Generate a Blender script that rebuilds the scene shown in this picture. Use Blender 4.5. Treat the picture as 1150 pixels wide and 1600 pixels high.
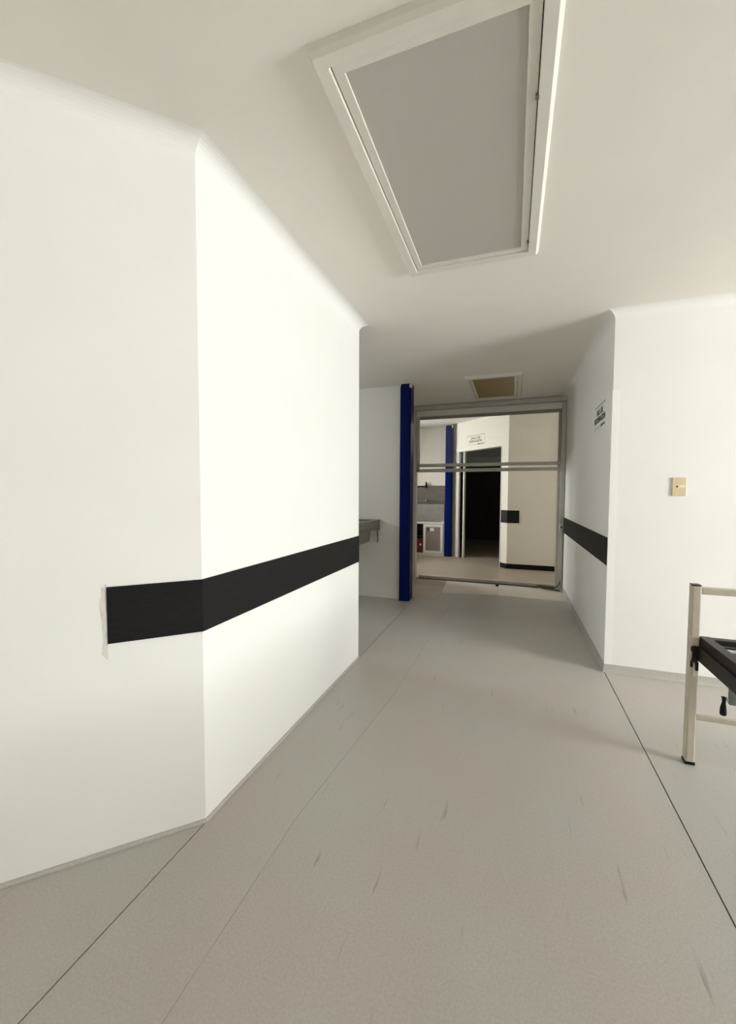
import bpy, bmesh, math, random
from mathutils import Vector, Matrix

random.seed(7)
sc = bpy.context.scene
for o in list(bpy.data.objects):
    bpy.data.objects.remove(o, do_unlink=True)
COL = sc.collection

# ------------------------------------------------------------------ camera
CAM_H = 1.32
F_PX, YAW, PITCH, ROLL = 630.71, 0.3423, -0.0481, 0.0035
fw = Vector((-math.sin(YAW)*math.cos(PITCH), math.cos(YAW)*math.cos(PITCH), math.sin(PITCH)))
rt = Vector((math.cos(YAW), math.sin(YAW), 0.0))
up = rt.cross(fw)
r2 = rt*math.cos(ROLL) + up*math.sin(ROLL)
u2 = -rt*math.sin(ROLL) + up*math.cos(ROLL)
cd = bpy.data.cameras.new('camera')
cd.sensor_fit = 'HORIZONTAL'; cd.sensor_width = 36.0; cd.lens = F_PX/1150.0*36.0
cd.clip_start = 0.02
cam = bpy.data.objects.new('camera', cd); COL.objects.link(cam)
M = Matrix.Identity(4)
for i in range(3):
    M[i][0] = r2[i]; M[i][1] = u2[i]; M[i][2] = -fw[i]
M[0][3], M[1][3], M[2][3] = 0, 0, CAM_H
cam.matrix_world = M
sc.camera = cam

# ------------------------------------------------------------------ world, daylight, exposure
SKY = 46.5
w = bpy.data.worlds.new('overcast_sky'); sc.world = w; w.use_nodes = True
bg = w.node_tree.nodes['Background']
bg.inputs[0].default_value = (1.0, 0.988, 1.0, 1); bg.inputs[1].default_value = SKY
w.cycles_visibility.camera = True

def portal(name, loc, rot, sx, sy):
    l = bpy.data.lights.new(name, 'AREA'); l.shape = 'RECTANGLE'; l.size = sx; l.size_y = sy
    l.cycles.is_portal = True
    o = bpy.data.objects.new(name, l); COL.objects.link(o)
    o.location = loc; o.rotation_euler = rot
    return o
# window openings (X of wall, Y range, Z range)
W1 = (5.8, 0.35, 2.35, 0.6, 2.4)       # big room, in the right hand side wall
W2 = (-3.6, 6.55, 7.7, 1.2, 2.1)       # far hall, in its left side wall
W3 = (-4.4, 3.4, 3.97, 1.85, 2.42)         # added unseen window that brightens the niche, in its end wall
def portal_at(name, W, inward):
    x, y0, y1, z0, z1 = W
    portal(name, (x + 0.10*(-inward), (y0+y1)/2, (z0+z1)/2), (0, math.radians(90)*(1 if inward < 0 else -1), 0), z1-z0, y1-y0)
portal_at('daylight_portal_room', W1, -1)
portal_at('daylight_portal_hall', W2, 1)
portal_at('added_portal_niche', W3, 1)

sc.view_settings.view_transform = 'Standard'
sc.view_settings.look = 'None'
sc.view_settings.gamma = 1.0
sc.view_settings.use_curve_mapping = False
sc.view_settings.exposure = 0.0
sc.cycles.max_bounces = 12
sc.cycles.diffuse_bounces = 8
sc.cycles.sample_clamp_indirect = 0.0

# ------------------------------------------------------------------ materials
def nodes(name):
    m = bpy.data.materials.new(name); m.use_nodes = True
    nt = m.node_tree
    return m, nt, nt.nodes['Principled BSDF']

def lin(r, g, b):
    f = lambda c: (c/255/12.92 if c/255 <= .04045 else ((c/255+.055)/1.055)**2.4)
    return (f(r), f(g), f(b), 1)

def mat(name, col, rough=.5, metal=0., spec=.5, var=0., scale=8., bump=0., bscale=60., stretch=(1, 1, 1), coat=0.):
    m, nt, p = nodes(name)
    p.inputs['Base Color'].default_value = col
    p.inputs['Roughness'].default_value = rough
    p.inputs['Metallic'].default_value = metal
    p.inputs['Specular IOR Level'].default_value = spec
    p.inputs['Coat Weight'].default_value = coat
    tc = nt.nodes.new('ShaderNodeTexCoord'); mp = nt.nodes.new('ShaderNodeMapping')
    mp.inputs['Scale'].default_value = stretch
    nt.links.new(tc.outputs['Object'], mp.inputs[0])
    if var > 0:
        n = nt.nodes.new('ShaderNodeTexNoise'); n.inputs['Scale'].default_value = scale; n.inputs['Detail'].default_value = 6
        nt.links.new(mp.outputs[0], n.inputs['Vector'])
        r = nt.nodes.new('ShaderNodeValToRGB')
        r.color_ramp.elements[0].position = .3; r.color_ramp.elements[1].position = .7
        r.color_ramp.elements[0].color = tuple(c*(1-var) for c in col[:3]) + (1,)
        r.color_ramp.elements[1].color = tuple(min(1, c*(1+var)) for c in col[:3]) + (1,)
        nt.links.new(n.outputs[0], r.inputs[0]); nt.links.new(r.outputs[0], p.inputs['Base Color'])
    if bump > 0:
        n2 = nt.nodes.new('ShaderNodeTexNoise'); n2.inputs['Scale'].default_value = bscale; n2.inputs['Detail'].default_value = 4
        nt.links.new(mp.outputs[0], n2.inputs['Vector'])
        b = nt.nodes.new('ShaderNodeBump'); b.inputs['Strength'].default_value = bump; b.inputs['Distance'].default_value = .004
        nt.links.new(n2.outputs[0], b.inputs['Height']); nt.links.new(b.outputs[0], p.inputs['Normal'])
    return m

def floor_mat(name, col, tint):
    m, nt, p = nodes(name)
    N = nt.nodes.new; L = nt.links.new
    tc = N('ShaderNodeTexCoord')
    big = N('ShaderNodeTexNoise'); big.inputs['Scale'].default_value = 1.6; big.inputs['Detail'].default_value = 3
    L(tc.outputs['Object'], big.inputs['Vector'])
    fine = N('ShaderNodeTexNoise'); fine.inputs['Scale'].default_value = 130; fine.inputs['Detail'].default_value = 3
    L(tc.outputs['Object'], fine.inputs['Vector'])
    mp = N('ShaderNodeMapping'); mp.inputs['Scale'].default_value = (22, 2.2, 1); mp.inputs['Rotation'].default_value = (0, 0, .12)
    L(tc.outputs['Object'], mp.inputs[0])
    scuff = N('ShaderNodeTexNoise'); scuff.inputs['Scale'].default_value = 1.5; scuff.inputs['Detail'].default_value = 5
    L(mp.outputs[0], scuff.inputs['Vector'])
    r1 = N('ShaderNodeValToRGB'); r1.color_ramp.elements[0].position = .35; r1.color_ramp.elements[1].position = .65
    r1.color_ramp.elements[0].color = col; r1.color_ramp.elements[1].color = tint
    L(big.outputs[0], r1.inputs[0])
    r2_ = N('ShaderNodeValToRGB'); r2_.color_ramp.elements[0].position = .3; r2_.color_ramp.elements[1].position = .7
    r2_.color_ramp.elements[0].color = (.90, .90, .90, 1); r2_.color_ramp.elements[1].color = (1.05, 1.05, 1.05, 1)
    L(fine.outputs[0], r2_.inputs[0])
    mx = N('ShaderNodeMixRGB'); mx.blend_type = 'MULTIPLY'; mx.inputs[0].default_value = 1
    L(r1.outputs[0], mx.inputs[1]); L(r2_.outputs[0], mx.inputs[2])
    r3 = N('ShaderNodeValToRGB'); r3.color_ramp.elements[0].position = .665; r3.color_ramp.elements[1].position = .76
    r3.color_ramp.elements[0].color = (1, 1, 1, 1); r3.color_ramp.elements[1].color = (.70, .68, .65, 1)
    L(scuff.outputs[0], r3.inputs[0])
    mx2 = N('ShaderNodeMixRGB'); mx2.blend_type = 'MULTIPLY'; mx2.inputs[0].default_value = 1
    L(mx.outputs[0], mx2.inputs[1]); L(r3.outputs[0], mx2.inputs[2])
    L(mx2.outputs[0], p.inputs['Base Color'])
    p.inputs['Roughness'].default_value = .42; p.inputs['Specular IOR Level'].default_value = .45
    b = N('ShaderNodeBump'); b.inputs['Strength'].default_value = .06; b.inputs['Distance'].default_value = .002
    L(fine.outputs[0], b.inputs['Height']); L(b.outputs[0], p.inputs['Normal'])
    return m

def glass_mat(name):
    m = bpy.data.materials.new(name); m.use_nodes = True; nt = m.node_tree
    for n in list(nt.nodes):
        if n.type == 'BSDF_PRINCIPLED': nt.nodes.remove(n)
    out = nt.nodes['Material Output']
    t = nt.nodes.new('ShaderNodeBsdfTransparent'); t.inputs[0].default_value = (.95, .96, .95, 1)
    g = nt.nodes.new('ShaderNodeBsdfGlossy'); g.inputs['Roughness'].default_value = .02
    fr = nt.nodes.new('ShaderNodeFresnel'); fr.inputs[0].default_value = 1.52
    ms = nt.nodes.new('ShaderNodeMixShader')
    nt.links.new(fr.outputs[0], ms.inputs[0]); nt.links.new(t.outputs[0], ms.inputs[1]); nt.links.new(g.outputs[0], ms.inputs[2])
    nt.links.new(ms.outputs[0], out.inputs[0])
    return m

PAINT = mat('wall_paint_white', (.805, .797, .765, 1), .55, spec=.3, var=.012, scale=3, bump=.06, bscale=90)
WARM_LIGHT_PAINT = mat('hall_paint_warm_light', (.80, .76, .675, 1), .55, spec=.3, var=.012, scale=3, bump=.06, bscale=90)  # white wall paint with the hall's warm light put into its colour
CEIL = mat('ceiling_paint', (.80, .772, .72, 1), .7, spec=.2, var=.02, scale=2, bump=.05, bscale=70)
FLOOR = floor_mat('vinyl_floor_grey', (.465, .43, .392, 1), (.455, .45, .41, 1))
FLOOR_LIGHT = floor_mat('vinyl_floor_pale', (.68, .63, .55, 1), (.64, .60, .53, 1))
FLOOR_MID = floor_mat('vinyl_floor_beige', (.42, .38, .32, 1), (.46, .415, .35, 1))
FLOOR_HALL = floor_mat('hall_floor_brown', (.37, .315, .25, 1), (.40, .345, .275, 1))
SEAM = mat('seam_dirt', (.05, .045, .04, 1), .9)
BLACK_STRIP = mat('black_bumper_vinyl', (.013, .0125, .012, 1), .5, spec=.13, var=.25, scale=6, bump=.25, bscale=14, stretch=(3, 3, 60))
BROWN_STRIP = mat('dark_brown_bumper_vinyl', (.016, .0115, .0115, 1), .5, spec=.1, var=.2, scale=6, bump=.2, bscale=14, stretch=(3, 3, 60))
PLASTER = mat('raw_plaster', (.70, .68, .63, 1), .9, var=.1, scale=30, bump=.6, bscale=40)
BLUE = mat('blue_gloss_paint', (.0025, .009, .095, 1), .3, spec=.08, var=.1, scale=5)
WHITE_METAL = mat('white_enamel_metal', (.70, .68, .62, 1), .4, var=.03, scale=12)
FRAME_METAL = mat('grey_white_aluminium', (.50, .485, .43, 1), .42, metal=.0, spec=.5, var=.06, scale=10)
DIFF1 = None
def diffuser(name, col, rough):
    m, nt, p = nodes(name)
    N = nt.nodes.new; L = nt.links.new
    tc = N('ShaderNodeTexCoord')
    v = N('ShaderNodeTexVoronoi'); v.inputs['Scale'].default_value = 190; v.inputs['Randomness'].default_value = 0.05
    L(tc.outputs['Object'], v.inputs['Vector'])
    r = N('ShaderNodeValToRGB'); r.color_ramp.elements[0].position = 0; r.color_ramp.elements[1].position = .7
    r.color_ramp.elements[0].color = tuple(c*1.1 for c in col[:3]) + (1,); r.color_ramp.elements[1].color = tuple(c*.82 for c in col[:3]) + (1,)
    L(v.outputs['Distance'], r.inputs[0]); L(r.outputs[0], p.inputs['Base Color'])
    b = N('ShaderNodeBump'); b.inputs['Strength'].default_value = .25; b.inputs['Distance'].default_value = .002
    L(v.outputs['Distance'], b.inputs['Height']); L(b.outputs[0], p.inputs['Normal'])
    p.inputs['Roughness'].default_value = rough; p.inputs['Specular IOR Level'].default_value = .5
    return m
DIFF1 = diffuser('prismatic_diffuser_grey', (.50, .475, .435, 1), .34)
DIFF2 = diffuser('prismatic_diffuser_yellowed', (.32, .225, .085, 1), .4)
CREAM = mat('cream_chipped_enamel', (.53, .49, .40, 1), .45, var=.08, scale=25)
DARK_STEEL = mat('dark_brown_steel', (.021, .0135, .012, 1), .42, spec=.3, var=.3, scale=18)
BLACK = mat('black_rubber', (.008, .008, .008, 1), .5, spec=.15)
GREY_STEEL = mat('grey_steel_plate', (.22, .23, .235, 1), .4, metal=.6, var=.15, scale=20)
BRIGHT_STEEL = mat('bright_steel_slat', (.62, .63, .62, 1), .35, metal=.4, var=.1, scale=15)
STAINLESS = mat('dull_stainless', (.27, .25, .22, 1), .36, metal=.75, var=.15, scale=7, stretch=(1, 1, 8))
STAINLESS_LT = mat('pale_stainless', (.34, .325, .29, 1), .4, metal=.55, var=.12, scale=6)
BEIGE = mat('beige_plastic', (.66, .55, .36, 1), .4, var=.04, scale=20)
BEIGE_LT = mat('pale_beige_plastic', (.80, .72, .54, 1), .35)
INK = mat('black_print', (.03, .028, .026, 1), .6)
GREY_INK = mat('grey_print', (.22, .2, .18, 1), .6)
SIGN_P = mat('sign_plastic_offwhite', (.78, .765, .72, 1), .35)
CABLE = mat('grey_brown_cable', (.055, .047, .038, 1), .55)
RED = mat('dark_red_plastic', (.10, .005, .008, 1), .4, var=.1)
PANEL = mat('grey_brown_laminate', (.24, .205, .17, 1), .45, var=.06, scale=15)
DARKROOM = mat('unlit_room_painted_shade', (.085, .06, .045, 1), .8, var=.1, scale=3)  # darkness of the unlit room put into its wall colour
GLASS = glass_mat('clear_window_glass')

# ------------------------------------------------------------------ mesh helpers
def obj(name, bm, m, parent=None, smooth=False):
    me = bpy.data.meshes.new(name)
    bmesh.ops.recalc_face_normals(bm, faces=bm.faces[:])
    bm.to_mesh(me); bm.free()
    me.materials.append(m)
    if smooth:
        for p in me.polygons: p.use_smooth = True
    o = bpy.data.objects.new(name, me); COL.objects.link(o)
    if parent: o.parent = parent
    return o

def thing(name, label, cat, loc=(0, 0, 0), group=None, rotz=0.):
    o = bpy.data.objects.new(name, None); COL.objects.link(o)
    o.location = loc; o.rotation_euler = (0, 0, rotz); o.empty_display_size = .1
    return tag(o, label, cat, group)

def tag(o, label, cat, group=None):
    o['label'] = label; o['category'] = cat
    if group: o['group'] = group
    return o

def struct(o, label=None, cat=None):
    o['kind'] = 'structure'
    if label: o['label'] = label
    if cat: o['category'] = cat
    return o

def add_box(bm, x0, x1, y0, y1, z0, z1, bev=0., seg=2, rot=None, piv=None):
    r = bmesh.ops.create_cube(bm, size=1)
    vs = r['verts']
    bmesh.ops.scale(bm, vec=(x1-x0, y1-y0, z1-z0), verts=vs)
    bmesh.ops.translate(bm, vec=((x0+x1)/2, (y0+y1)/2, (z0+z1)/2), verts=vs)
    if bev > 0:
        es = list({e for v in vs for e in v.link_edges})
        g = bmesh.ops.bevel(bm, geom=es, offset=bev, segments=seg, profile=.5, affect='EDGES')
        vs = list({v for f in g['faces'] for v in f.verts} | {v for v in vs if v.is_valid})
    if rot is not None:
        bmesh.ops.rotate(bm, cent=piv or (0, 0, 0), matrix=rot, verts=[v for v in vs if v.is_valid])
    return vs

def box(name, x0, x1, y0, y1, z0, z1, m, parent=None, bev=0., seg=2):
    bm = bmesh.new(); add_box(bm, x0, x1, y0, y1, z0, z1, bev, seg)
    return obj(name, bm, m, parent)

def add_prism(bm, pts, z0, z1):
    b = [bm.verts.new((x, y, z0)) for x, y in pts]; t = [bm.verts.new((x, y, z1)) for x, y in pts]
    n = len(pts)
    bm.faces.new(b[::-1]); bm.faces.new(t)
    for i in range(n):
        bm.faces.new((b[i], b[(i+1) % n], t[(i+1) % n], t[i]))

def prism(name, pts, z0, z1, m, parent=None):
    bm = bmesh.new(); add_prism(bm, pts, z0, z1)
    return obj(name, bm, m, parent)

def sweep(name, path, prof, m, parent=None):
    """closed profile (d = distance into the room, to the left of travel; z) swept along a mitred plan polyline"""
    bm = bmesh.new(); rings = []
    P = [Vector(p) for p in path]
    for i, p in enumerate(P):
        if i == 0: d = (P[1]-p).normalized(); n = Vector((-d.y, d.x)); k = 1.
        elif i == len(P)-1: d = (p-P[i-1]).normalized(); n = Vector((-d.y, d.x)); k = 1.
        else:
            d1 = (p-P[i-1]).normalized(); d2 = (P[i+1]-p).normalized()
            n1 = Vector((-d1.y, d1.x)); n2 = Vector((-d2.y, d2.x))
            n = (n1+n2).normalized(); k = 1/max(.2, n.dot(n1))
        rings.append([bm.verts.new((p.x+n.x*q[0]*k, p.y+n.y*q[0]*k, q[1])) for q in prof])
    m_ = len(prof)
    for a, b in zip(rings, rings[1:]):
        for j in range(m_):
            bm.faces.new((a[j], a[(j+1) % m_], b[(j+1) % m_], b[j]))
    bm.faces.new(rings[0]); bm.faces.new(rings[-1][::-1])
    return obj(name, bm, m, parent)

def add_tube(bm, pts, r, n=10, cap=True):
    P = [Vector(p) for p in pts]; rings = []; prev = None
    for i, p in enumerate(P):
        d = (P[min(i+1, len(P)-1)]-P[max(i-1, 0)]).normalized()
        if prev is None:
            a = Vector((0, 0, 1)) if abs(d.z) < .9 else Vector((1, 0, 0))
            u = d.cross(a).normalized()
        else:
            u = (prev - d*prev.dot(d)).normalized()
        prev = u; v = d.cross(u)
        rr = r[i] if isinstance(r, (list, tuple)) else r
        rings.append([bm.verts.new(p + (u*math.cos(t)+v*math.sin(t))*rr) for t in [2*math.pi*k/n for k in range(n)]])
    for a, b in zip(rings, rings[1:]):
        for j in range(n):
            bm.faces.new((a[j], a[(j+1) % n], b[(j+1) % n], b[j]))
    if cap:
        bm.faces.new(rings[0][::-1]); bm.faces.new(rings[-1])

def tube(name, pts, r, m, parent=None, n=10):
    bm = bmesh.new(); add_tube(bm, pts, r, n)
    return obj(name, bm, m, parent, smooth=True)

def text_mesh(name, body, size, m, parent, mw, width=None, bold=.0):
    """flat lettering turned into a mesh, laid in the plane given by mw (x right, y up, z out)"""
    c = bpy.data.curves.new(name, 'FONT'); c.body = body; c.size = size; c.extrude = .0006
    c.align_x = 'CENTER'; c.align_y = 'CENTER'; c.offset = bold
    t = bpy.data.objects.new('tmp_text', c); COL.objects.link(t)
    dg = bpy.context.evaluated_depsgraph_get(); dg.update()
    me = bpy.data.meshes.new_from_object(t.evaluated_get(dg))
    bpy.data.objects.remove(t, do_unlink=True)
    me.name = name
    if width:
        xs = [v.co.x for v in me.vertices]; k = width/(max(xs)-min(xs))
        for v in me.vertices: v.co.x *= k
    me.transform(mw); me.materials.clear(); me.materials.append(m)
    o = bpy.data.objects.new(name, me); COL.objects.link(o); o.parent = parent
    return o

# ------------------------------------------------------------------ main dimensions
H = 2.615; HF = 2.73
XL, Y1, Y2 = -1.133, 1.252, 2.962
XR, YR = .669, 3.354
YN = 4.80                      # back wall of the sink niche
YD = 6.04                      # glazed door frame
XDL = -1.415                   # left end of the door frame
YB = -3.2                      # wall behind the camera
XWIN = 5.8
CX, CY = -.07, 7.43            # far hall: corner of the angled wall

def wall_profile(h, r=.065, t=.14, n=8):
    p = [(0, 0), (0, h-r)]
    for k in range(1, n):
        a = math.pi/2*k/n
        p.append((r-r*math.cos(a), h-r+r*math.sin(a)))
    p += [(r, h), (r, h+.02), (-t, h+.02), (-t, 0)]
    return p
def base_profile(h=.055, d=.03, n=6):
    p = [(0, h), ]
    for k in range(n+1):
        a = math.pi/2*k/n
        p.append((.004+(d-.004)*(1-math.cos(a)), h-(h-.001)*math.sin(a)))
    p += [(0, .0005)]
    return p

# floor: slab + vinyl sheets
slab = box('floor', -4.6, XWIN+.2, YB-.2, 12.2, -.12, -.004, SEAM); struct(slab)
def sheet(x0, x1, y0, y1, m, g=.0022):
    return box('vinyl_sheet', x0+g, x1-g, y0+g, y1-g, -.0045, 0., m, slab)
sheet(-4.5, XL+.004, YB, 4.88, FLOOR)
bm = bmesh.new()
add_prism(bm, [(XL+.006, YB), (-.766, YB), (-.766, YB+.1), (-.80, 1.40), (-.70, 2.55), (-.66, 4.88), (XL+.006, 4.88)], -.0045, 0)
obj('vinyl_sheet', bm, FLOOR, slab)
bm = bmesh.new()
add_prism(bm, [(-.766, YB), (XR-.003, YB), (XR-.003, 5.40), (-.15, 5.42), (-.857, 5.31), (-.857, 4.88), (-.6585, 4.88), (-.6985, 2.55), (-.7988, 1.40), (-.766, YB+.1)], -.0045, 0)
obj('vinyl_sheet', bm, FLOOR, slab)
sheet(XR, XWIN, YB, YR, FLOOR)
prism('vinyl_sheet', [(-.855, 5.312), (-.156, 5.422), (-.156, 6.07), (-.90, 6.07)], -.0045, 0, FLOOR_LIGHT, slab)
prism('vinyl_sheet', [(-.154, 5.422), (XR, 5.402), (XR, 6.07), (-.154, 6.07)], -.0045, 0, FLOOR_LIGHT, slab)
prism('vinyl_sheet', [(XDL-.02, 4.882), (-.859, 4.882), (-.859, 5.40), (-.88, 5.70), (XDL-.02, 5.66)], -.0045, 0, FLOOR_MID, slab)
prism('vinyl_sheet', [(XDL-.02, 5.662), (-.88, 5.702), (-.902, 6.07), (XDL-.02, 6.07)], -.0045, 0, FLOOR_HALL, slab)
sheet(-3.6, 3.9, 6.07, 12.0, FLOOR_HALL, .001)

# ceilings
struct(box('ceiling', -4.6, XWIN+.15, YB-.15, YD+.09, H, H+.12, CEIL))
struct(box('ceiling', -3.8, 4.0, YD+.09, 12.2, HF, HF+.12, CEIL))
struct(box('trim_1', -3.8, 4.0, YD+.09, YD+.15, H-.002, HF+.1, CEIL))      # step between the two ceilings

# walls of the big room and corridor
prof = wall_profile(H)
wl = struct(sweep('wall_left', [(XL-.9, YB), (XL-.9, Y1-.9), (XL, Y1), (XL, Y2), (-4.4, Y2)], [(-a, b) for a, b in prof], PAINT))
struct(sweep('baseboard_left', [(XL-.9, YB), (XL-.9, Y1-.9), (XL, Y1), (XL, Y2), (-4.4, Y2)], [(-a, b) for a, b in base_profile(.012, .013)], FLOOR))
wr = struct(sweep('wall_right', [(XWIN, YR), (XR, YR), (XR, YD+.12)], [(a, b) for a, b in prof], PAINT))
struct(sweep('baseboard_right', [(XWIN, YR), (XR, YR), (XR, YD-.06)], [(a, b) for a, b in base_profile(.06, .014)], FLOOR))
struct(box('wall_niche', -4.4, -1.2, YN, YN+.14, 0, H, PAINT))
struct(box('wall_corridor_left', XDL-.17, XDL-.03, YN+.14, YD+.12, 0, H, PAINT))
struct(box('wall_back', XL-1.1, XWIN+.1, YB-.14, YB, 0, H, PAINT))

def wall_x_with_window(name, x0, x1, y0, y1, z1, W, m):
    _, wy0, wy1, wz0, wz1 = W
    bm = bmesh.new()
    add_box(bm, x0, x1, y0, wy0, 0, z1); add_box(bm, x0, x1, wy1, y1, 0, z1)
    add_box(bm, x0, x1, wy0, wy1, 0, wz0); add_box(bm, x0, x1, wy0, wy1, wz1, z1)
    return struct(obj(name, bm, m))
wall_x_with_window('wall_window_side', XWIN, XWIN+.14, YB-.14, YR+.14, H, W1, PAINT)
wall_x_with_window('wall_hall_left', -3.74, -3.6, YN+.14, 12.0, HF, W2, WARM_LIGHT_PAINT)
wall_x_with_window('wall_niche_left', -4.54, -4.4, Y2-.14, YN+.14, H, W3, PAINT)
def window(name, W, inward, n):
    x, y0, y1, z0, z1 = W
    xc = x + (-inward)*.07
    r = bpy.data.objects.new(name, None); COL.objects.link(r); r.location = (0, 0, 0); struct(r)
    bm = bmesh.new(); t = .04; d = .025
    add_box(bm, xc-d, xc+d, y0, y1, z0, z0+t); add_box(bm, xc-d, xc+d, y0, y1, z1-t, z1)
    add_box(bm, xc-d, xc+d, y0, y0+t, z0+t, z1-t); add_box(bm, xc-d, xc+d, y1-t, y1, z0+t, z1-t)
    obj('window_frame', bm, WHITE_METAL, r)
    ys = [y0+t+(y1-y0-2*t)*k/n for k in range(n+1)]
    for k in range(1, n): box('mullion', xc-d, xc+d, ys[k]-.015, ys[k]+.015, z0+t, z1-t, WHITE_METAL, r)
    for k in range(n): box('pane', xc-.003, xc+.003, ys[k]+.001+(.015 if k else 0), ys[k+1]-.001-(.015 if k < n-1 else 0), z0+t, z1-t, GLASS, r)
    box('window_sill', min(x, x+inward*.05), max(x, x+inward*.05)+0, y0-.04, y1+.04, z0-.03, z0, WHITE_METAL, r)
window('window_1', W1, -1, 3)
window('window_2', W2, 1, 2)
window('window_added_niche', W3, 1, 2)  # added out of view to brighten the niche

# far hall walls
hp = wall_profile(HF, .02)
DIAG = 1.45
fw0 = (CX-1.115, CY+1.115)     # where the angled wall meets the back of the hall
def ch(s, off=0.):            # point on the angled wall: s metres from the corner, off metres out into the hall
    q = math.sqrt(.5)
    return (CX - s*q - off*q, CY + s*q - off*q)
def ch_box(bm, s0, s1, o0, o1, z0, z1):
    add_prism(bm, [ch(s0, o0), ch(s1, o0), ch(s1, o1), ch(s0, o1)], z0, z1)
DO0, DO1, DZ = .155, 1.36, 2.15      # door opening along the angled wall
bm = bmesh.new()
q = math.sqrt(.5)
add_prism(bm, [(CX, CY), (.86, CY), (.86, CY+.14), (CX+.06, CY+.14), ch(DO0, -.14), ch(DO0, 0)], 0, HF)
ch_box(bm, DO0, DO1, -.14, 0, DZ, HF)
ch_box(bm, DO1, 1.56, -.03, 0, 0, HF)
wf = struct(obj('wall_hall_far', bm, WARM_LIGHT_PAINT))
struct(box('wall_hall_right', .74, .88, YD+.12, CY, 0, HF, WARM_LIGHT_PAINT))
struct(box('wall_hall_back', -3.6, CX-1.09, 8.78, 8.92, 0, HF, WARM_LIGHT_PAINT))
# unlit room behind the angled door
bm = bmesh.new()
add_box(bm, -2.2, 3.6, 11.8, 11.95, 0, HF); add_box(bm, 3.5, 3.64, CY+.14, 11.8, 0, HF); add_box(bm, -2.34, -2.2, 8.92, 11.95, 0, HF)
add_box(bm, .88, 3.6, CY, CY+.14, 0, HF)
struct(obj('wall_dark_room', bm, DARKROOM))

# hall trims
bm = bmesh.new()
add_prism(bm, [(CX, CY), (.70, CY), (.70, CY-.012), (CX-.005, CY-.012), ch(.15, .012), ch(.15, 0)], 0, .085)
struct(obj('baseboard_hall', bm, BLACK))
# narrow grey corner trim at the right end of the hall wall
struct(box('trim_2', .705, .74, CY-.035, CY, 0, HF, FRAME_METAL))

# ------------------------------------------------------------------ glazed door frame across the corridor
dr = bpy.data.objects.new('door_1', None); COL.objects.link(dr); dr.location = (0, YD, 0); struct(dr)
def dpart(name, x0, x1, y0, y1, z0, z1, m=FRAME_METAL, bev=.003, parent=None):
    bm = bmesh.new(); add_box(bm, x0, x1, y0-YD, y1-YD, z0, z1, bev)
    return obj(name, bm, m, parent or dr)
XDR = XR-.004
dpart('post', XDL, XDL+.045, YD-.04, YD+.06, 0, 2.54)
dpart('post', XDR-.055, XDR, YD-.04, YD+.06, 0, 2.54)
dpart('door_stop', XDL+.046, XDL+.085, YD-.02, YD+.04, 1.628, 2.54)
dpart('door_stop', XDR-.09, XDR-.055, YD+.01, YD+.04, 0, 2.42)
dpart('cornice', XDL-.0, XDR, YD-.075, YD+.06, 2.545, 2.612, FRAME_METAL, .012)
dpart('header', XDL+.046, XDR-.055, YD-.03, YD+.05, 2.455, 2.54, WHITE_METAL)
dpart('header_groove', XDL+.046, XDR-.055, YD+.0, YD+.04, 2.415, 2.455, mat('aluminium_painted_shade', (.25, .235, .2, 1), .5))  # groove's shade put into a darker copy of the aluminium colour
dpart('transom_bar', XDL+.046, XDR-.055, YD-.02, YD+.04, 1.705, 1.752)
dpart('transom_bar', XDL+.046, XDR-.055, YD-.02, YD+.04, 1.628, 1.676)
dpart('glass_pane', XDL+.046, XDR-.055, YD+.008, YD+.014, 1.752, 2.455, GLASS, 0)
dpart('threshold', XDL+.075, XDR-.06, YD+.06, YD+.12, 0, .05, mat('pale_threshold', (.5, .46, .39, 1), .5, var=.1, scale=10), .008)
dpart('floor_track', XDL+.046, XDR-.055, YD+.035, YD+.058, 0, .008, SEAM, 0)
jb = dpart('junction_box', XDR-.05, XDR-.01, YD-.062, YD-.041, .83, .90, SIGN_P, .004)
dpart('socket', XDR-.04, XDR-.022, YD-.066, YD-.062, .85, .872, BLACK, 0, jb)

bm = bmesh.new(); add_tube(bm, [(.636, 5.986-YD, .125), (.636, 5.986-YD, .5), (.637, 5.986-YD, .832)], .0095, 8); obj('cable_conduit', bm, FRAME_METAL, dr, True)

# ------------------------------------------------------------------ blue steel columns
def column(x0, x1, y0, y1, h, label):
    t = thing('steel_column', label, 'column', ((x0+x1)/2, (y0+y1)/2, 0), 'blue steel columns')
    hx, hy = (x1-x0)/2, (y1-y0)/2
    bm = bmesh.new(); add_box(bm, -hx, hx, -hy, hy, 0, h, .008, 3); obj('shaft', bm, BLUE, t)
    bm = bmesh.new(); add_box(bm, -hx-.004, hx-.03, -hy-.012, -hy+.02, 0, h-.03, .003); obj('front_plate', bm, BLUE, t)
    bm = bmesh.new(); add_box(bm, hx-.02, hx+.004, -hy-.004, -hy+.05, h-.05, h-.002, .003); obj('plaster_patch', bm, PLASTER, t)
    return t
column(-1.275, -1.15, 4.735, 4.89, H, 'dark blue painted steel column at the end of the sink niche wall')
column(-1.30, -1.165, 8.40, 8.53, 2.70, 'dark blue painted steel column seen through the door frame beside the white cabinet')

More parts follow.
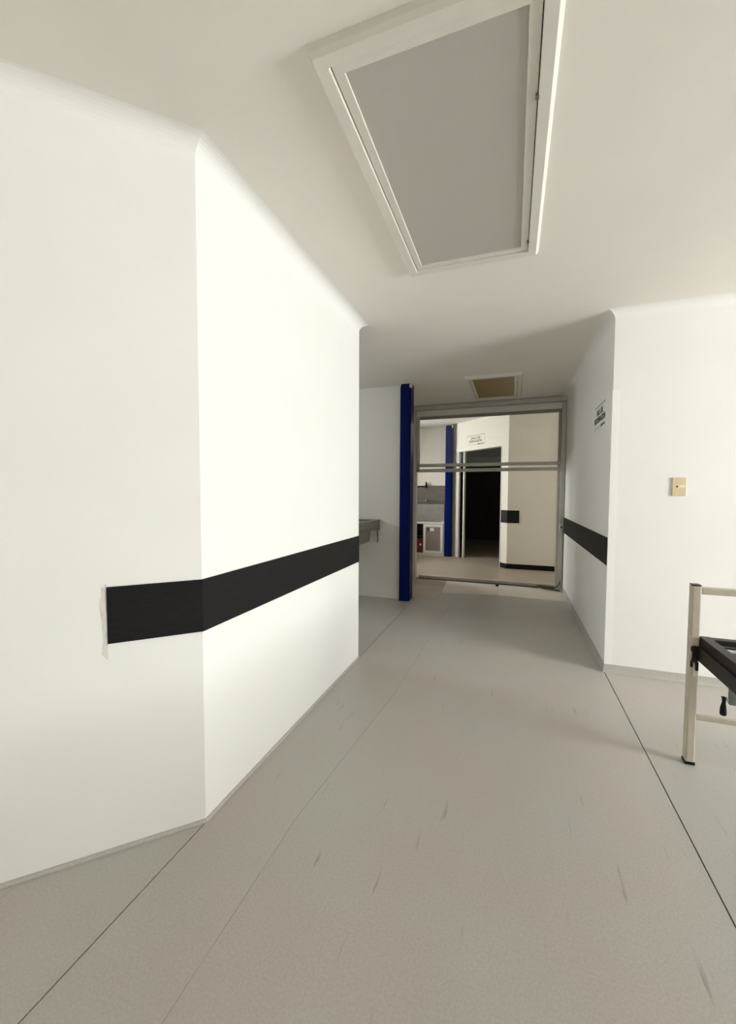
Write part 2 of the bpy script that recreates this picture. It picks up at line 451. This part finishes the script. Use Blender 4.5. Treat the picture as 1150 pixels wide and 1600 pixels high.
# ------------------------------------------------------------------ black bumper strips on the walls
SZ0, SZ1 = .775, .980
bl = thing('wall_guard_strip', 'long black bumper strip wrapping the bright white corner on the left', 'bumper strip', (XL, Y1, SZ0), 'wall bumper strips')
k7 = math.sqrt(.5)
def strip_seg(name, pts, z0, z1, m, parent, org):
    bm = bmesh.new(); add_prism(bm, [(x-org[0], y-org[1]) for x, y in pts], z0-org[2], z1-org[2])
    return obj(name, bm, m, parent)
t_ = .006; mk = t_*math.tan(math.radians(22.5))
o_ = (XL, Y1, SZ0)
e0 = (XL-.315*k7, Y1-.315*k7)
strip_seg('strip_panel', [(XL, Y1), e0, (e0[0]+t_*k7, e0[1]-t_*k7), (XL+t_, Y1-mk)], SZ0, SZ1, BLACK_STRIP, bl, o_)
strip_seg('strip_panel', [(XL, Y1), (XL+t_, Y1-mk), (XL+t_, Y2-.004), (XL, Y2-.004)], SZ0, SZ1, BLACK_STRIP, bl, o_)
# ragged plaster left around the strip's cut end
bm = bmesh.new()
prev = None
for k in range(15):
    z = SZ0-.055+(.27)*k/14
    wd = .012+.012*random.random()
    if k in (0, 14): wd = .004
    a = Vector((e0[0], e0[1], z)); b = Vector((e0[0]-wd*k7, e0[1]-wd*k7, z))
    n_ = Vector((k7, -k7, 0))*(.002+.003*random.random())
    cur = [bm.verts.new(a-Vector(o_)), bm.verts.new(a+n_-Vector(o_)), bm.verts.new(b+n_*.3-Vector(o_))]
    if prev:
        for j in range(3): bm.faces.new((prev[j], prev[(j+1) % 3], cur[(j+1) % 3], cur[j]))
    prev = cur
obj('plaster_residue', bm, PLASTER, bl)

br = tag(box('wall_guard_strip', XR-.006, XR, YR-.0+.01, 5.975, .79, .995, BROWN_STRIP), 'dark brown bumper strip on the shaded corridor wall below the recovery room sign', 'bumper strip', 'wall bumper strips')
bm = bmesh.new()
add_prism(bm, [(CX, CY), (.125, CY), (.125, CY-.006), (CX-.0025, CY-.006), ch(.15, .006), ch(.15, 0)], .80, 1.02)
tag(obj('wall_guard_strip', bm, BLACK_STRIP), 'short black bumper strip beside the dark doorway in the far hall', 'bumper strip', 'wall bumper strips')

# white corner guard on the edge of the lit wall
struct(box('trim_3', XR-.003, XR+.045, YR-.003, YR+.02, .06, 2.06, mat('white_corner_guard', (.845, .84, .815, 1), .4)))

# ------------------------------------------------------------------ ceiling lamps
def ceiling_lamp(x0, x1, y0, y1, dm, label):
    cx, cy = (x0+x1)/2, (y0+y1)/2
    t = thing('ceiling_light', label, 'ceiling light', (cx, cy, H), 'recessed fluorescent ceiling lights')
    hx, hy = (x1-x0)/2, (y1-y0)/2
    def ring(name, ax, ay, wd, pf, m):
        # rectangular frame swept from a profile (inset from outer edge, z)
        bm = bmesh.new(); R = []
        for (i, z) in pf:
            R.append([bm.verts.new((sx*(ax-i), sy*(ay-i), z)) for sx, sy in ((-1, -1), (1, -1), (1, 1), (-1, 1))])
        n = len(pf)
        for a in range(n):
            A, B = R[a], R[(a+1) % n]
            for j in range(4): bm.faces.new((A[j], A[(j+1) % 4], B[(j+1) % 4], B[j]))
        return obj(name, bm, m, t)
    ring('outer_flange', hx, hy, .05, [(0, 0), (.005, -.018), (.015, -.032), (.051, -.032), (.053, -.030), (.053, -.001), (.004, -.0005)], WHITE_METAL)
    ring('door_frame', hx-.055, hy-.055, .03, [(.001, -.002), (.001, -.020), (.003, -.0215), (.033, -.0235), (.034, -.022), (.034, -.002)], WHITE_METAL)
    bm = bmesh.new(); add_box(bm, -hx+.088, hx-.088, -hy+.088, hy-.088, -.016, -.012); obj('diffuser', bm, dm, t)
    bm = bmesh.new(); add_box(bm, -hx+.0525, hx-.0525, -hy+.0525, hy-.0525, -.004, -.001); obj('back_tray', bm, BLACK, t)
    # clips of the hinged frame
    for yy in (-hy*.45, hy*.78):
        bm = bmesh.new(); add_box(bm, hx-.062, hx-.050, yy-.008, yy+.008, -.0335, -.022, .002); obj('latch', bm, GREY_STEEL, t)
    return t
ceiling_lamp(-.592, .108, 1.10, 2.39, DIFF1, 'large switched-off ceiling light with grey prismatic diffuser near the camera')
ceiling_lamp(-.535, .09, 4.66, 5.79, DIFF2, 'small far ceiling light with yellowed diffuser above the glazed door frame')

# ------------------------------------------------------------------ signs
def sign(label, org, xdir, nrm, wd, ht, line1, line2, w1, w2, hs, pm, ink):
    t = thing('room_sign', label, 'sign', org, 'room signs')
    x = Vector(xdir).normalized(); n = Vector(nrm).normalized(); y = Vector((0, 0, 1))
    def mw(px, py, pz):
        m = Matrix.Identity(4)
        for i in range(3): m[i][0] = x[i]; m[i][1] = y[i]; m[i][2] = n[i]
        v = x*px+y*py+n*pz
        for i in range(3): m[i][3] = v[i]
        return m
    def rect(name, a, b, c, d, z0, z1, m):
        bm = bmesh.new(); add_box(bm, a, b, c, d, z0, z1)
        o = obj(name, bm, m, t); o.data.transform(mw(0, 0, 0)); return o
    rect('plate', -wd/2, wd/2, -ht/2, ht/2, 0, .003, pm)
    rect('rule', -wd/2+.005, wd/2-.005, ht/2-.012, ht/2-.004, .003, .0038, GREY_INK)
    text_mesh('lettering', line1, hs, ink, t, mw(0, ht*.19, .0042), w1, .0012)
    text_mesh('lettering', line2, hs, ink, t, mw(0, -ht*.12, .0042), w2, .0012)
    rect('rule', -wd/2+.01, wd*.10, -ht/2+.012, -ht/2+.017, .003, .0038, GREY_INK)
    rect('emblem_mark', wd*.12, wd*.24, -ht/2+.006, -ht/2+.026, .003, .0038, INK)
    rect('emblem_mark', wd*.26, wd*.46, -ht/2+.010, -ht/2+.024, .003, .0038, INK)
    for s in (-1, 1): rect('edge_strip', s*wd/2-.0015, s*wd/2+.0015, -ht/2, ht/2, 0, .004, SIGN_P)
    return t
sign('off-white wall sign reading SALA DE RECUPERACION on the shaded corridor wall', (XR, 3.79, 1.952), (0, -1, 0), (-1, 0, 0), .43, .195,
     'SALA DE', 'RECUPERACIÓN', .24, .42, .066, PAINT, INK)
sc_ = ch(.86)
sign('white sign reading SALA DE EXPULSION above the dark doorway in the far hall', (sc_[0], sc_[1], 2.335), (1, -1, 0), (-1, -1, 0), .51, .20,
     'SALA DE', 'EXPULSIÓN', .27, .36, .062, WARM_LIGHT_PAINT, mat('faded_print', (.09, .085, .075, 1), .6))

# ------------------------------------------------------------------ light switch
sw = thing('light_switch', 'beige rocker light switch plate on the bright white wall', 'light switch', (1.0855, YR, 1.368))
bm = bmesh.new(); add_box(bm, -.0425, .0425, -.009, 0, -.064, .064, .004); obj('plate', bm, BEIGE, sw)
bm = bmesh.new(); add_box(bm, -.010, .030, -.0125, -.009, -.006, .010, .0015); obj('rocker', bm, BEIGE_LT, sw)
bm = bmesh.new(); add_box(bm, -.017, -.012, -.0105, -.009, -.006, .006); obj('pilot_slot', bm, DARK_STEEL, sw)

# ------------------------------------------------------------------ hospital bed
bed = thing('hospital_bed', 'cream metal hospital bed with dark brown frame standing by the right wall', 'bed', (.82, 2.345, 0))
BX, BY = .82, 2.345
def bpart(name, x0, x1, y0, y1, z0, z1, m, bev=.003, parent=None):
    bm = bmesh.new(); add_box(bm, x0-BX, x1-BX, y0-BY, y1-BY, z0, z1, bev)
    return obj(name, bm, m, parent or bed)
BW, BL = .95, 2.0
y_ft, y_hd = BY, BY-BL
for yy, top in ((y_ft, .885), (y_hd, 1.0)):
    for xx in (BX+.022, BX+BW-.022):
        p_ = bpart('leg', xx-.019, xx+.019, yy-.022, yy+.022, .012, top-.006, CREAM, .006)
        bpart('rubber_foot', xx-.021, xx+.021, yy-.024, yy+.024, 0, .014, BLACK, .003, p_)
        bpart('top_plug', xx-.0185, xx+.0185, yy-.0215, yy+.0215, top-.006, top, DARK_STEEL, .003, p_)
    bpart('top_rail', BX+.041, BX+BW-.041, yy-.014, yy+.014, top-.046, top-.012, CREAM, .006)
    bpart('lower_rail', BX+.041, BX+BW-.041, yy-.012, yy+.012, .222, .248, CREAM, .005)
# lower main frame
ML, MR_ = BX+.030, BX+BW-.030
for x0 in (ML, MR_-.03):
    bpart('side_rail', x0, x0+.03, y_hd+.03, y_ft-.024, .522, .588, DARK_STEEL, .005)
for y0 in (y_ft-.055, y_hd+.03):
    bpart('cross_rail', ML+.03, MR_-.03, y0, y0+.03, .53, .58, DARK_STEEL, .004)
# platform frame
PLX, PRX = BX+.042, BX+BW-.042
for x0, x1 in ((PLX, PLX+.042), (PRX-.042, PRX)):
    bm = bmesh.new()
    add_box(bm, x0-BX, x1-BX, y_hd+.03-BY, y_ft-.002-BY, .626, .635, .0015)
    if x0 == PLX: add_box(bm, x0-BX, x0+.006-BX, y_hd+.03-BY, y_ft-.002-BY, .588, .6265)
    else: add_box(bm, x1-.006-BX, x1-BX, y_hd+.03-BY, y_ft-.002-BY, .588, .6265)
    obj('platform_rail', bm, DARK_STEEL, bed)
for y0, y1 in ((y_ft-.044, y_ft-.002), (y_hd+.03, y_hd+.072)):
    bpart('platform_end', PLX+.042, PRX-.042, y0, y1, .600, .634, DARK_STEEL)
ys = y_ft-.075
k = 0
while ys > y_hd+.12:
    bpart('slat', PLX+.0425, PRX-.0425, ys-.022, ys, .612, .620, DARK_STEEL if k % 3 != 1 else BRIGHT_STEEL, .001)
    ys -= .05; k += 1
for xx in (PLX+.10, PLX+.30, PLX+.50, PLX+.70):
    bpart('spring_strip', xx, xx+.045, y_hd+.075, y_ft-.05, .600, .6115, BRIGHT_STEEL, .001)
# hooked bracket that hangs the frame in the slotted post
for xx in (BX+.022,):
    b_ = bpart('hook_bracket', xx-.012, xx+.024, y_ft-.034, y_ft-.0222, .53, .592, DARK_STEEL, .003)
    bpart('hook', xx-.018, xx-.006, y_ft-.034, y_ft-.0222, .565, .588, DARK_STEEL, .003, b_)
    bpart('hook', xx-.014, xx+.010, y_ft-.034, y_ft-.0222, .512, .53, DARK_STEEL, .003, b_)
    bpart('hook', xx-.018, xx-.008, y_ft-.034, y_ft-.0222, .487, .520, DARK_STEEL, .003, b_)
    bpart('hook', xx+.002, xx+.014, y_ft-.034, y_ft-.0222, .472, .515, DARK_STEEL, .003, b_)
    bpart('slot', xx-.006, xx+.012, y_ft-.0232, y_ft-.022, .44, .50, PLASTER, 0, b_)
# crank under the foot end
cp = bpart('crank_plate', .928, .950, 2.185, 2.205, .383, .525, GREY_STEEL, .002)
bm = bmesh.new(); add_tube(bm, [(.936-BX, 2.196-BY, .40), (.915-BX, 2.192-BY, .402), (.909-BX, 2.19-BY, .398)], .006, 8); obj('crank_arm', bm, BRIGHT_STEEL, cp, True)
bm = bmesh.new(); add_tube(bm, [(.908-BX, 2.19-BY, .414), (.908-BX, 2.19-BY, .409), (.908-BX, 2.19-BY, .390), (.907-BX, 2.19-BY, .365), (.907-BX, 2.19-BY, .34), (.907-BX, 2.19-BY, .333)],
                               [.011, .0075, .007, .0115, .0128, .011], 12); obj('crank_grip', bm, BLACK, cp, True)

# ------------------------------------------------------------------ stainless wash sink in the niche
sk = thing('wash_sink', 'dull stainless steel wash sink on the niche wall, partly hidden by the bright wall', 'sink', (-1.55, YN, 0))
SX, SY = -1.55, YN
def spart(name, x0, x1, y0, y1, z0, z1, m=STAINLESS, bev=.003, parent=None):
    bm = bmesh.new(); add_box(bm, x0-SX, x1-SX, y0-SY, y1-SY, z0, z1, bev)
    return obj(name, bm, m, parent or sk)
bm = bmesh.new()                              # rim: a frame around the open basin
for a in ((-2.45, -1.55, 4.70, YN-.002), (-2.45, -1.55, 4.02, 4.09), (-2.45, -2.39, 4.09, 4.70), (-1.61, -1.55, 4.09, 4.70)):
    add_box(bm, a[0]-SX, a[1]-SX, a[2]-SY, a[3]-SY, .965, .985, .003)
obj('rim', bm, STAINLESS, sk)
bm = bmesh.new()                              # right apron tapers towards the front
vs = [bm.verts.new((x-SX, y-SY, z)) for x in (-1.562, -1.551) for y, z in ((4.79, .965), (4.79, .858), (4.60, .862), (4.03, .915), (4.03, .965))]
bm.faces.new(vs[:5]); bm.faces.new(vs[5:][::-1])
for j in range(5): bm.faces.new((vs[j], vs[(j+1) % 5], vs[5+(j+1) % 5], vs[5+j]))
obj('side_apron', bm, STAINLESS, sk)
spart('front_apron', -2.45, -1.562, 4.021, 4.032, .90, .965)
bm = bmesh.new()                              # basin: tub tapering to the drain, open above
def rect_ring(x0, x1, y0, y1, z): return [bm.verts.new((x-SX, y-SY, z)) for x, y in ((x0, y0), (x1, y0), (x1, y1), (x0, y1))]
R0 = rect_ring(-2.39, -1.61, 4.09, 4.70, .968); R1 = rect_ring(-2.37, -1.60, 4.10, 4.58, .86); R2_ = rect_ring(-2.34, -1.60, 4.14, 4.55, .735)
I2 = rect_ring(-2.33, -1.61, 4.15, 4.54, .745); I0 = rect_ring(-2.38, -1.62, 4.10, 4.69, .968)
for A, B in ((R0, R1), (R1, R2_), (I2, I0)):
    for j in range(4): bm.faces.new((A[j], A[(j+1) % 4], B[(j+1) % 4], B[j]))
bm.faces.new(R2_[::-1]); bm.faces.new(I2)
for j in range(4): bm.faces.new((I0[j], I0[(j+1) % 4], R0[(j+1) % 4], R0[j]))
obj('basin', bm, STAINLESS, sk)
bm = bmesh.new(); add_tube(bm, [(-1.578-SX, 4.785-SY, .86), (-1.575-SX, 4.785-SY, .80), (-1.572-SX, 4.79-SY, .74), (-1.58-SX, 4.796-SY, .69)], .005, 8)
obj('supply_hose', bm, CABLE, sk, True)
bm = bmesh.new(); add_tube(bm, [(-2.0-SX, 4.35-SY, .745), (-2.0-SX, 4.35-SY, .55), (-2.0-SX, 4.5-SY, .45), (-2.0-SX, 4.8-SY, .45)], .02, 10)
obj('drain_pipe', bm, STAINLESS, sk, True)

# ------------------------------------------------------------------ far hall: scrub sink, cabinet, red box
YC = 8.40
ss = thing('scrub_sink', 'tall grey scrub sink with wall taps above the white cabinet in the far hall', 'sink', (-1.6, YC, .71))
def fpart(root, org, name, x0, x1, y0, y1, z0, z1, m, bev=.003, parent=None):
    bm = bmesh.new(); add_box(bm, x0-org[0], x1-org[0], y0-org[1], y1-org[1], z0-org[2], z1-org[2], bev)
    return obj(name, bm, m, parent or root)
so = (-1.6, YC, .71)
fpart(ss, so, 'trough_front', -2.3, -1.315, YC, YC+.02, .712, 1.08, STAINLESS_LT)
fpart(ss, so, 'trough_side', -1.335, -1.315, YC+.02, 8.76, .712, 1.08, STAINLESS_LT)
fpart(ss, so, 'trough_floor', -2.3, -1.335, YC+.02, 8.76, .80, .82, STAINLESS_LT)
sb_ = fpart(ss, so, 'splashback', -2.3, -1.315, 8.755, 8.778, .82, 1.475, STAINLESS)
def ftube(name, pts, r, m, parent=ss, org=so):
    bm = bmesh.new(); add_tube(bm, [tuple(Vector(p)-Vector(org)) for p in pts], r, 8); return obj(name, bm, m, parent, True)
ftube('tap_pipe', [(-2.2, 8.735, 1.455), (-1.76, 8.735, 1.455)], .014, DARK_STEEL)
ftube('tap_valve', [(-1.765, 8.73, 1.42), (-1.765, 8.73, 1.47), (-1.765, 8.73, 1.51), (-1.765, 8.73, 1.56)], [.02, .03, .022, .012], DARK_STEEL)
ftube('tap_spout', [(-1.765, 8.735, 1.16), (-1.75, 8.66, 1.16), (-1.75, 8.63, 1.135)], .014, BRIGHT_STEEL)

cb = thing('low_cabinet', 'low white framed cabinet with grey panel door under the scrub sink', 'cabinet', (-1.6, YC, 0))
co = (-1.6, YC, 0)
fpart(cb, co, 'top', -2.3, -1.31, YC-.02, 8.76, .668, .708, WHITE_METAL)
fpart(cb, co, 'top_corner', -1.37, -1.312, YC-.018, YC-.001, .708, .73, WHITE_METAL)
fpart(cb, co, 'plinth', -2.3, -1.31, YC-.005, 8.76, 0, .045, WHITE_METAL)
fpart(cb, co, 'side_panel', -1.335, -1.312, YC, 8.76, .045, .668, WHITE_METAL)
fpart(cb, co, 'side_panel', -2.3, -2.275, YC, 8.76, .045, .668, WHITE_METAL)
fpart(cb, co, 'back_panel', -2.275, -1.335, 8.74, 8.755, .045, .668, DARK_STEEL)
fpart(cb, co, 'shelf', -2.275, -1.75, YC+.12, 8.74, .37, .385, DARK_STEEL)
def cab_door(x0, x1, z0, z1):
    d = fpart(cb, co, 'door', x0+.05, x1-.05, YC-.006, YC+.004, z0+.05, z1-.05, PANEL, 0)
    for n_, a in (('stile', (x0, x0+.052, z0, z1)), ('stile', (x1-.052, x1, z0, z1)), ('rail', (x0+.052, x1-.052, z0, z0+.055)), ('rail', (x0+.052, x1-.052, z1-.055, z1))):
        fpart(cb, co, n_, a[0], a[1], YC-.016, YC+.006, a[2], a[3], WHITE_METAL, .004, d)
    fpart(cb, co, 'label_plate', x0+.145, x0+.225, YC-.0085, YC-.0062, z1-.145, z1-.075, SIGN_P, 0, d)
    fpart(cb, co, 'handle', x0+.092, x0+.112, YC-.016, YC-.0062, z1-.14, z1-.08, BLACK, .002, d)
cab_door(-1.75, -1.336, .05, .66)
rb = thing('red_bin', 'dark red box standing inside the open bay of the white cabinet', 'box', (-1.83, YC+.05, .045))
ro = (-1.83, YC+.05, .045)
fpart(rb, ro, 'body', -1.98, -1.72, YC+.03, YC+.11, .045, .33, RED, .01)
fpart(rb, ro, 'lid', -1.985, -1.715, YC+.027, YC+.113, .33, .345, RED, .004)
fpart(rb, ro, 'label_spot', -1.835, -1.80, YC+.027, YC+.03, .20, .24, SIGN_P, 0)

# ------------------------------------------------------------------ far hall doorway: frame posts and open leaf
fd = bpy.data.objects.new('door_2', None); COL.objects.link(fd); fd.location = (0, 0, 0); struct(fd)
def fdp(name, s0, s1, o0, o1, z0, z1, m=WHITE_METAL):
    bm = bmesh.new(); ch_box(bm, s0, s1, o0, o1, z0, z1); return obj(name, bm, m, fd)
fdp('jamb', DO1-.018, DO1, -.03, .012, 0, DZ, WHITE_METAL)
fdp('jamb_face', DO1, DO1+.06, 0, .012, 0, DZ, FRAME_METAL)
fdp('jamb', DO0, DO0+.012, -.13, .008, 0, DZ, WHITE_METAL)
fdp('jamb', DO1-.125, DO1-.095, -.08, -.04, 0, DZ, WHITE_METAL)

# ------------------------------------------------------------------ loose cable and small floor bits
path = [(-1.2, 6.072, .008), (-.4, 6.070, .008), (.10, 6.066, .008), (.25, 6.05, .007), (.34, 6.03, .006)]
path += [(.485+.88*.16*math.cos(a)+.47*.06*math.sin(a), 5.955-.47*.16*math.cos(a)+.88*.06*math.sin(a), .008+.0012*i) for i, a in enumerate([math.radians(150-18*j) for j in range(26)])]
path += [(.60, 5.980, .05), (.625, 5.984, .09), (.636, 5.986, .135)]
bm = bmesh.new(); add_tube(bm, path, .0075, 8)
tag(obj('power_cable', bm, CABLE, None, True), 'thin grey cable along the door track, coiled on the floor by the right post', 'cable')
bm = bmesh.new(); add_box(bm, -.195, -.155, 5.935, 5.965, 0, .022, .004)
tag(obj('door_wedge', bm, BLACK), 'tiny black rubber block on the pale floor patch before the threshold', 'door stop')
